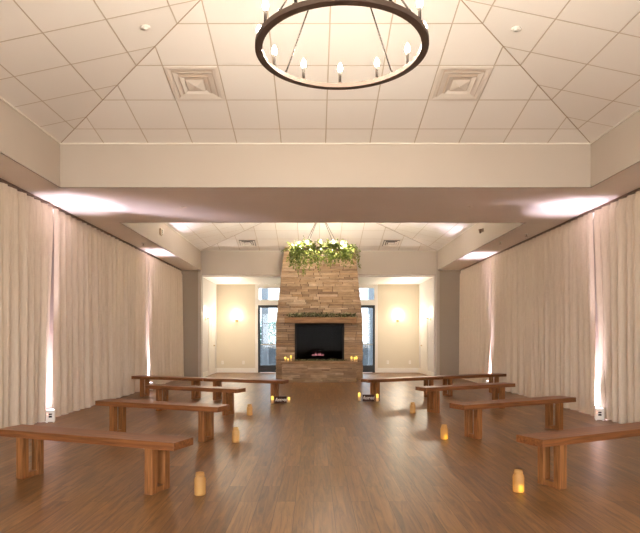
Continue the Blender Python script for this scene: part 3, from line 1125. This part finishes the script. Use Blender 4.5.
# ------------------------------------------------------------------ wooden signs
def sign(loc, rz, tilt, label):
    t = thing('wooden_sign', label, 'sign', loc, rz, 'reserved signs')
    t.rotation_euler = (0, 0, rz)
    bm = NB(); box(bm, (0, 0, 0.068), (0.225, 0.018, 0.13), Matrix.Rotation(math.radians(-6), 3, 'X'), 0.003)
    obj('board', bm, M['sign'], t)
    cu = bpy.data.curves.new('lettering', 'FONT')
    cu.body = 'Reserved'
    cu.size = 0.092
    cu.shear = 0.45
    cu.extrude = 0.0012
    cu.offset = 0.0006
    cu.align_x = 'CENTER'; cu.align_y = 'CENTER'
    tmp = bpy.data.objects.new('lettering_src', cu)
    COL.objects.link(tmp)
    dg = bpy.context.evaluated_depsgraph_get()
    me = bpy.data.meshes.new_from_object(tmp.evaluated_get(dg))
    bpy.data.objects.remove(tmp)
    o = bpy.data.objects.new('lettering', me)
    me.materials.clear(); me.materials.append(M['letter'])
    COL.objects.link(o)
    o.parent = t
    o.location = (0, -0.0180, 0.070)
    o.scale = (0.62, 1, 1)
    o.rotation_euler = (math.radians(84), 0, 0)
    bm = NB(); tube(bm, [(0, 0.012, 0.10), (0, 0.06, 0.006)], 0.005, 6); obj('easel_leg', bm, M['sign'], t)
    return t
s1 = sign((-0.64, 10.80, 0), 0.10, 0, 'dark wooden sign with white script on the floor by the left front bench')
s2 = sign((1.08, 11.13, 0), -0.08, 0, 'dark wooden sign with white script on the floor by the right front bench')

# ------------------------------------------------------------------ benches
def bench_proto():
    t = thing('wooden_bench', 'x', 'bench')
    L, W, HT, TH = 1.86, 0.285, 0.44, 0.064
    bm = NB(); bx(bm, -L/2, L/2, -W/2, W/2, HT-TH, HT, 0.004)
    obj('seat', bm, M['bench'], t)
    for sx in (-1, 1):
        for sy in (-1, 1):
            bm = NB(); bx(bm, -0.038, 0.038, -0.034, 0.034, 0.0, HT-TH, 0.003)
            obj('leg', bm, M['bench_leg'], t, loc=(sx*0.68, sy*0.085, 0))
        bm = NB(); bx(bm, -0.034, 0.034, -0.051, 0.051, 0.002, 0.048, 0.003)
        obj('foot_rail', bm, M['bench_leg'], t, loc=(sx*0.68, 0, 0))
    return t
bp_ = bench_proto()
R = math.radians
benches = [((-1.955, 4.90), -20.9, 'brown wooden bench nearest the camera on the left side'),
           ((-1.965, 7.165), -21.5, 'brown wooden bench on the left, second row from the camera'),
           ((-2.03, 9.50), -24.5, 'brown wooden bench on the left, third row from the camera'),
           ((-3.05, 11.85), -21.3, 'brown wooden bench in the left front row, the half beside the drapes'),
           ((-1.37, 11.195), -21.3, 'brown wooden bench in the left front row, the half beside the aisle sign'),
           ((2.70, 5.13), 26.0, 'brown wooden bench nearest the camera on the right, cut by the frame edge'),
           ((2.68, 7.45), 26.5, 'brown wooden bench on the right, second row from the camera'),
           ((2.68, 9.81), 26.0, 'brown wooden bench on the right, third row from the camera'),
           ((1.83, 11.58), 27.5, 'brown wooden bench in the right front row, the half beside the aisle sign'),
           ((3.50, 12.46), 27.5, 'brown wooden bench in the right front row, the half beside the drapes')]
for i, ((x, y), a, lb_) in enumerate(benches):
    o = placed(bp_, i == 0, (x, y, 0), R(a), lb_, 'wooden ceremony benches')
    o.scale = (0.95 if i in (3, 4) else 1.075 if i in (5, 6, 7) else 1.03 if i == 0 else 1, 1, 1)

# ------------------------------------------------------------------ jars with LED candles on the aisle
def jar_proto(dx, dy, mat):
    t = thing('mason_jar', 'x', 'jar')
    bm = NB()
    lathe(bm, [(0, 0.001), (0.040, 0.001), (0.045, 0.006), (0.046, 0.02), (0.046, 0.125), (0.043, 0.138), (0.034, 0.150), (0.034, 0.156), (0.037, 0.158),
               (0.037, 0.163), (0.034, 0.165), (0.034, 0.180), (0.032, 0.182), (0.031, 0.180)], 28)
    obj('jar_glass', bm, M['jar'], t, True)
    bm = NB(); lathe(bm, [(0, 0.007), (0.017, 0.007), (0.018, 0.012), (0.018, 0.05), (0.013, 0.052), (0, 0.05)], 14, (dx, dy, 0))
    lathe(bm, [(0.004, 0.05), (0.005, 0.058), (0, 0.068)], 8, (dx, dy, 0))
    obj('tea_light', bm, mat, t, True)
    return t
M['flame_jar'] = emit('jar_candle_glow', (1.0, 0.62, 0.03), 0.9, (0.9, 0.7, 0.3))
M['flame_dim'] = emit('jar_candle_dim', (1.0, 0.68, 0.2), 0.15, (0.9, 0.7, 0.4))
jp = jar_proto(0.016, -0.012, M['flame_jar'])
jq = jar_proto(0.0, 0.0, M['flame_dim'])
jars = [((-0.924, 4.54), 2.1, 'frosted amber jar with candle on the left of the aisle, nearest the camera'),
        ((-0.95, 6.80), 2.4, 'frosted amber jar with candle on the left of the aisle, middle of three'),
        ((-1.05, 9.14), 1.9, 'frosted amber jar with candle on the left of the aisle, farthest back'),
        ((1.69, 4.63), 0.0, 'frosted amber jar with bright candle on the right of the aisle, nearest the camera'),
        ((1.63, 7.01), 0.2, 'frosted amber jar with bright candle on the right of the aisle, middle of three'),
        ((1.655, 9.39), 2.6, 'frosted amber jar on the right of the aisle, farthest back')]
for i, ((x, y), rz, lb_) in enumerate(jars):
    placed(jp if i in (3, 4) else jq, i in (0, 3), (x, y, 0), rz, lb_, 'jar candles along the aisle')

# ------------------------------------------------------------------ chandeliers
def chandelier(loc, power, label):
    """loc: centre of the ring's underside; the ceiling apex is above"""
    x, y, z = loc
    apex = ZF+SL*min((TR-TL)/2, 3.64)-z
    t = thing('ring_chandelier', label, 'chandelier', loc, 0, 'ring chandeliers')
    seg = 72
    R0, R1, hh = 0.575, 0.628, 0.034
    bm = NB()
    lathe(bm, [(R0, 0), (R1, 0), (R1, hh), (R0, hh), (R0, 0)], seg)
    obj('ring', bm, M['bronze'], t)
    rc = (R0+R1)/2
    for k in range(12):
        a = 2*PI*k/12+PI/2-0.03
        px, py = rc*math.cos(a), rc*math.sin(a)
        bm = NB(); lathe(bm, [(0, hh), (0.02, hh), (0.024, hh+0.008), (0.012, hh+0.014), (0.0, hh+0.014)], 14, (px, py, 0))
        cup = obj('candle_cup', bm, M['bronze'], t, True)
        bm = NB(); lathe(bm, [(0.0, hh+0.014), (0.0115, hh+0.014), (0.0115, hh+0.105), (0.0, hh+0.105)], 12, (px, py, 0))
        obj('candle_sleeve', bm, M['dark_bronze'], cup, True)
        bm = NB(); lathe(bm, [(0.008, hh+0.105), (0.017, hh+0.118), (0.021, hh+0.135), (0.016, hh+0.154), (0.005, hh+0.172), (0.0, hh+0.18)], 12, (px, py, 0))
        bulb = obj('bulb', bm, M['bulb'], cup, True)
        upright_filament(light('bulb_light', 'POINT', (x+px, y+py, z+hh+0.15), power, C_WARM, None, 0.009))
    top = 0.965
    for k in range(4):
        a = PI/4+k*PI/2
        px, py = rc*math.cos(a), rc*math.sin(a)
        bm = NB()
        tube(bm, [(px, py, hh), (px, py, hh+0.03)], 0.010, 8)
        tube(bm, [(px, py, hh+0.02), (px*0.03, py*0.03, top)], 0.0062, 8)
        obj('suspension_rod', bm, M['dark_bronze'], t, True)
    bm = NB(); lathe(bm, [(0, top-0.03), (0.03, top-0.02), (0.035, top+0.02), (0.012, top+0.045), (0.008, top+0.06), (0.008, apex-0.05), (0.0, apex-0.05)], 14)
    obj('hub_stem', bm, M['bronze'], t, True)
    bm = NB(); lathe(bm, [(0, apex-0.055), (0.065, apex-0.05), (0.07, apex-0.02), (0.0, apex-0.018)], 20)
    obj('canopy', bm, M['bronze'], t, True)
    return t
chandelier((0.20, 4.09, 3.36), P_BULB, 'dark bronze ring chandelier with twelve lit bulbs hanging nearest the camera')
far_loc = (0.17, 13.82, 3.36)
chandelier(far_loc, P_BULB_FAR, 'ring chandelier wrapped in green foliage hanging before the fireplace')

# foliage wrapped round the far chandelier
random.seed(21)
gt = thing('hanging_greenery', 'thick trailing green foliage draped over the far ring chandelier', 'greenery', far_loc)
bmL, bmS = NB(), NB()
for k in range(330):
    a = random.uniform(0, 2*PI)
    r = 0.62+random.uniform(-0.12, 0.16)
    p = Vector((r*math.cos(a), r*math.sin(a), random.uniform(-0.02, 0.10)))
    L = random.choice((0.12, 0.2, 0.25, 0.3, 0.38, 0.5)) * random.uniform(0.7, 1.1)
    out = Vector((math.cos(a), math.sin(a), 0))*random.uniform(-0.25, 0.5)
    pts = [p]
    n = max(3, int(L/0.035))
    d = Vector((out.x, out.y, random.uniform(-0.6, 0.9))).normalized()
    for j in range(n):
        d = (d+Vector((random.uniform(-.2, .2), random.uniform(-.2, .2), -0.35))).normalized()
        p = p+d*0.035
        pts.append(p)
        for q in range(2):
            leaf(bmL, p, (d*0.4+rv()), random.uniform(0.04, 0.07), random.uniform(0.026, 0.042))
    tube(bmS, pts, 0.0018, 4)
for (a, h, r) in ((2.6, 0.42, 0.5), (3.3, 0.26, 0.62), (2.2, 0.30, 0.5), (0.6, 0.20, 0.66), (1.2, 0.22, 0.55)):
    p = Vector((r*math.cos(a), r*math.sin(a), 0.03)); pts = [p]
    for j in range(int(h/0.04)):
        p = p+Vector((random.uniform(-.008, .008), random.uniform(-.008, .008), 0.04)); pts.append(p)
        if j > 3:
            leaf(bmL, p, rv()+Vector((0, 0, 0.4)), 0.05, 0.032); leaf(bmL, p, rv()+Vector((0, 0, 0.4)), 0.05, 0.032)
    tube(bmS, pts, 0.002, 4)
obj('foliage', bmL, M['leaf'], gt)
obj('stem', bmS, M['stem'], gt)

# ------------------------------------------------------------------ ceiling diffusers
def diffuser(xc, d, y_end, label, throat):
    """d: distance down-slope (horizontal) from the tray's far foot"""
    t = thing('ceiling_vent', label, 'vent', (xc, y_end-d, ZF+SL*d-0.001), 0, 'square ceiling air diffusers')
    t.rotation_euler = (-math.atan(SL), 0, 0)
    bm = NB()
    def pan(bm, ra, za, rb, zb, th=0.003):
        for k in range(4):
            M4 = Matrix.Rotation(k*PI/2, 3, 'Z')
            P = [Vector((-ra, -ra, za)), Vector((ra, -ra, za)), Vector((rb, -rb, zb)), Vector((-rb, -rb, zb))]
            v = [bm.verts.new(M4 @ p) for p in P]; w = [bm.verts.new(M4 @ (p+Vector((0, 0, th)))) for p in P]
            bm.faces.new(v); bm.faces.new(w[::-1])
            for i in range(4):
                bm.faces.new((v[i], v[(i+1) % 4], w[(i+1) % 4], w[i]))
    pan(bm, 0.300, -0.012, 0.270, -0.014); pan(bm, 0.270, -0.014, 0.235, -0.006)
    obj('frame', bm, M['grille'], t)
    for (ra, za, rb, zb) in ((0.222, -0.022, 0.168, -0.006), (0.155, -0.030, 0.112, -0.008)):
        bm = NB(); pan(bm, ra, za, rb, zb)
        obj('louver', bm, M['grille'], t)
    bm = NB()
    r = 0.100
    v = [bm.verts.new(p) for p in ((-r, -r, -0.026), (r, -r, -0.026), (r, r, -0.026), (-r, r, -0.026))]
    c = bm.verts.new((0, 0, -0.044))
    for i in range(4):
        bm.faces.new((v[i], v[(i+1) % 4], c))
    bm.faces.new(v[::-1])
    lathe(bm, [(0.012, -0.040), (0.010, -0.049), (0, -0.050)], 10)
    obj('centre_cone', bm, M['grille'], t)
    bm = NB(); bx(bm, -0.236, 0.236, -0.236, 0.236, -0.0055, -0.001)
    obj('duct_throat', bm, throat, t)
    bm = NB()
    lathe(bm, [(0, -0.0058), (0.045, -0.0058), (0.045, -0.0062), (0, -0.0062)], 16, (0, 0.195, 0))
    obj('damper_slot', bm, M['dark'], t)
k_ = math.sqrt(1+SL*SL)
for xc, d, ye, lb_ in ((CX-0.615*2.5, (0.35+0.615*1.5)/k_, TRAYS[0][1], 'square white air diffuser in the near tiled ceiling, left of the chandelier'),
                       (CX+0.615*2.5, (0.35+0.615*1.5)/k_, TRAYS[0][1], 'square white air diffuser in the near tiled ceiling, right of the chandelier'),
                       (CX-0.615*3.5, (0.35+0.615*0.5)/k_, TRAYS[1][1], 'square air diffuser in the far tiled ceiling, left of the fireplace'),
                       (CX+0.615*3.5, (0.35+0.615*0.5)/k_, TRAYS[1][1], 'square air diffuser in the far tiled ceiling, right of the fireplace')):
    diffuser(xc, d, ye, lb_, M['throat'] if ye < 10 else M['dark'])
# ------------------------------------------------------------------ small ceiling and wall fittings
def cap_fitting(name, label, cat, loc, tilt=None, r=0.04, group=None, mat='plastic'):
    t = thing(name, label, cat, loc, 0, group)
    if tilt:
        t.rotation_euler = tilt
    bm = NB(); lathe(bm, [(0, 0), (r, 0), (r, -0.006), (r*0.9, -0.010), (0, -0.011)], 20); obj('plate', bm, M[mat], t, True)
    bm = NB(); lathe(bm, [(r*0.45, -0.0112), (r*0.42, -0.018), (0, -0.020)], 16); obj('centre_cap', bm, M[mat], t, True)
    return t
at = math.atan(SL)
cap_fitting('concealed_sprinkler', 'small round sprinkler cap in the near tiled ceiling, left of the chandelier', 'sprinkler', (-1.68, 5.573, ZF+SL*(3.52-1.68)-0.001), (0, -at, 0), 0.05, 'sprinkler caps')
cap_fitting('concealed_sprinkler', 'small round sprinkler cap in the near tiled ceiling, right of the chandelier', 'sprinkler', (2.02, 5.59, ZF+SL*(3.84-2.02)-0.001), (0, at, 0), 0.05, 'sprinkler caps')
cap_fitting('concealed_sprinkler', 'small flat sprinkler cap on the underside of the beam, left end', 'sprinkler', (-2.08, 8.92, ZS-0.001), None, 0.045, 'sprinkler caps', 'soffit')
cap_fitting('concealed_sprinkler', 'small flat sprinkler cap on the underside of the beam, right end', 'sprinkler', (2.47, 8.88, ZS-0.001), None, 0.045, 'sprinkler caps', 'soffit')
def pendant_head(label, loc):
    t = thing('fire_sprinkler', label, 'sprinkler', loc, 0, 'pendant sprinkler heads')
    bm = NB(); lathe(bm, [(0, 0), (0.045, 0), (0.04, -0.012), (0.0, -0.014)], 18); obj('escutcheon', bm, M['plastic'], t, True)
    bm = NB(); lathe(bm, [(0.012, -0.014), (0.012, -0.045), (0.026, -0.05), (0.026, -0.055), (0, -0.056)], 12); obj('deflector', bm, M['nickel'], t, True)
pendant_head('sprinkler head hanging under the left soffit beside the far drapes', (-3.77, 12.36, ZS-0.001))
pendant_head('sprinkler head hanging under the right soffit beside the far drapes', (4.06, 12.20, ZS-0.001))
pendant_head('small sprinkler head under the right soffit close to the beam', (4.28, 11.28, ZS-0.001))
# fire strobe on the left fascia
t = thing('fire_strobe', 'square white fire strobe on the left fascia of the far ceiling tray', 'alarm', (TL, 12.8, 3.68))
bm = NB(); bx(bm, 0.001, 0.045, -0.06, 0.06, -0.075, 0.075, 0.006); obj('housing', bm, M['ivory'], t)
bm = NB(); bx(bm, 0.046, 0.075, -0.028, 0.028, -0.03, 0.05, 0.008); obj('strobe_lens', bm, M['plastic'], t)
bm = NB()
for k in range(5):
    bx(bm, 0.0455, 0.048, -0.045, 0.045, -0.066+k*0.006, -0.063+k*0.006)
obj('horn_grille', bm, M['dark'], t)
# small sensor on right fascia
t = thing('wall_sensor', 'small tan cone-shaped sensor on the right fascia of the far ceiling tray', 'sensor', (TR, 12.7, 3.68))
bm = NB(); bx(bm, -0.02, -0.001, -0.035, 0.035, -0.02, 0.06, 0.005); obj('mount', bm, M['track'], t)
bm = NB(); lathe(bm, [(0, 0.045), (0.042, 0.045), (0.045, 0.03), (0.02, -0.05), (0, -0.055)], 16, (-0.066, 0, 0)); obj('cone', bm, M['track'], t, True)

# recessed lights in the alcove ceiling
for x, y, lb_ in ((-2.66, 18.9, 'recessed round ceiling light in the alcove left of the fireplace'), (2.95, 18.9, 'recessed round ceiling light in the alcove right of the fireplace')):
    t = thing('recessed_light', lb_, 'ceiling light', (x, y, ZA), 0, 'recessed alcove lights')
    bm = NB(); lathe(bm, [(0.085, -0.001), (0.085, -0.006), (0.062, -0.008), (0.062, -0.001)], 24); obj('trim_ring', bm, M['plastic'], t, True)
    bm = NB(); lathe(bm, [(0, -0.003), (0.061, -0.003), (0.061, -0.001), (0, -0.001)], 24); obj('lens', bm, M['can'], t, True)
    light('recessed_lamp', 'SPOT', (x, y, ZA-0.03), P_CAN, C_WARM, None, 0.06, (0, 0, 0), math.radians(125), 0.8)

# sconces
def sconce(loc, rz, label):
    """local -y points away from the wall"""
    t = thing('wall_sconce', label, 'wall lamp', loc, rz, 'wall sconces')
    bm = NB(); bx(bm, -0.05, 0.05, -0.018, -0.001, -0.11, 0.05, 0.004); obj('back_plate', bm, M['brass'], t)
    bm = NB(); tube(bm, [(0, -0.018, -0.06), (0, -0.07, -0.075), (0, -0.105, -0.05)], 0.009, 8)
    lathe(bm, [(0, -0.05), (0.035, -0.045), (0.05, -0.02), (0.05, 0.0), (0.0, 0.0)], 18, (0, -0.105, 0)); obj('arm_cup', bm, M['brass'], t, True)
    bm = NB(); lathe(bm, [(0.045, 0.002), (0.055, 0.03), (0.072, 0.13), (0.085, 0.2), (0.082, 0.2), (0.068, 0.13), (0.04, 0.004)], 22, (0, -0.105, 0))
    obj('glass_shade', bm, M['shade'], t, True)
    d = Matrix.Rotation(rz, 3, 'Z') @ Vector((0, -0.105, 0.12))
    shielded_back(light('sconce_lamp', 'POINT', Vector(loc)+d, P_SCONCE, C_SCONCE, None, 0.03), rz)
sconce((-2.775, YA, 1.92), 0, 'glass-shaded wall sconce on the alcove end wall, left of the fireplace')
sconce((3.01, YA, 1.92), 0, 'glass-shaded wall sconce on the alcove end wall, right of the fireplace')
sconce((AL, 17.98, 1.92), PI/2, 'glass-shaded wall sconce beside the white door on the alcove left wall')
sconce((AR, 18.05, 1.92), -PI/2, 'glass-shaded wall sconce beside the white door on the alcove right wall')

# outlets, switch plates
def plate(name, cat, label, loc, rz, w, h, kind, group):
    t = thing(name, label, cat, loc, rz, group)
    bm = NB(); bx(bm, -w/2, w/2, -0.007, -0.001, -h/2, h/2, 0.002); obj('cover_plate', bm, M['plastic'], t)
    bm = NB()
    if kind == 'outlet':
        for z in (-0.02, 0.02):
            bx(bm, -0.016, 0.016, -0.0095, -0.0072, z-0.014, z+0.014, 0.001)
        obj('socket', bm, M['ivory'], t)
    elif kind == 'switch':
        bx(bm, -0.01, 0.01, -0.012, -0.0072, -0.018, 0.018, 0.001); obj('rocker', bm, M['ivory'], t)
    else:
        bx(bm, -0.03, 0.03, -0.02, -0.0072, -0.045, 0.045, 0.003); obj('keypad', bm, M['grille'], t)
plate('wall_outlet', 'outlet', 'white power outlet low on the alcove end wall, nearest the left corner', (-3.28, YA, 0.36), 0, 0.075, 0.12, 'outlet', 'power outlets')
plate('wall_outlet', 'outlet', 'white power outlet low on the alcove end wall, under the left sconce', (-2.53, YA, 0.36), 0, 0.075, 0.12, 'outlet', 'power outlets')
plate('wall_outlet', 'outlet', 'white power outlet low on the alcove end wall, under the right sconce', (2.65, YA, 0.37), 0, 0.075, 0.12, 'outlet', 'power outlets')
plate('wall_outlet', 'outlet', 'white power outlet low on the alcove end wall, nearest the right corner', (3.44, YA, 0.37), 0, 0.075, 0.12, 'outlet', 'power outlets')
plate('alarm_keypad', 'keypad', 'small keypad on the alcove right wall between door and sconce', (AR, 18.28, 1.34), -PI/2, 0.09, 0.13, 'keypad', None)
plate('light_switch', 'light switch', 'white light switch plate near the opening on the alcove right wall', (AR, 17.72, 1.14), -PI/2, 0.075, 0.12, 'switch', None)
plate('light_switch', 'light switch', 'white light switch plate near the opening on the alcove left wall', (AL, 17.74, 1.14), PI/2, 0.075, 0.12, 'switch', None)
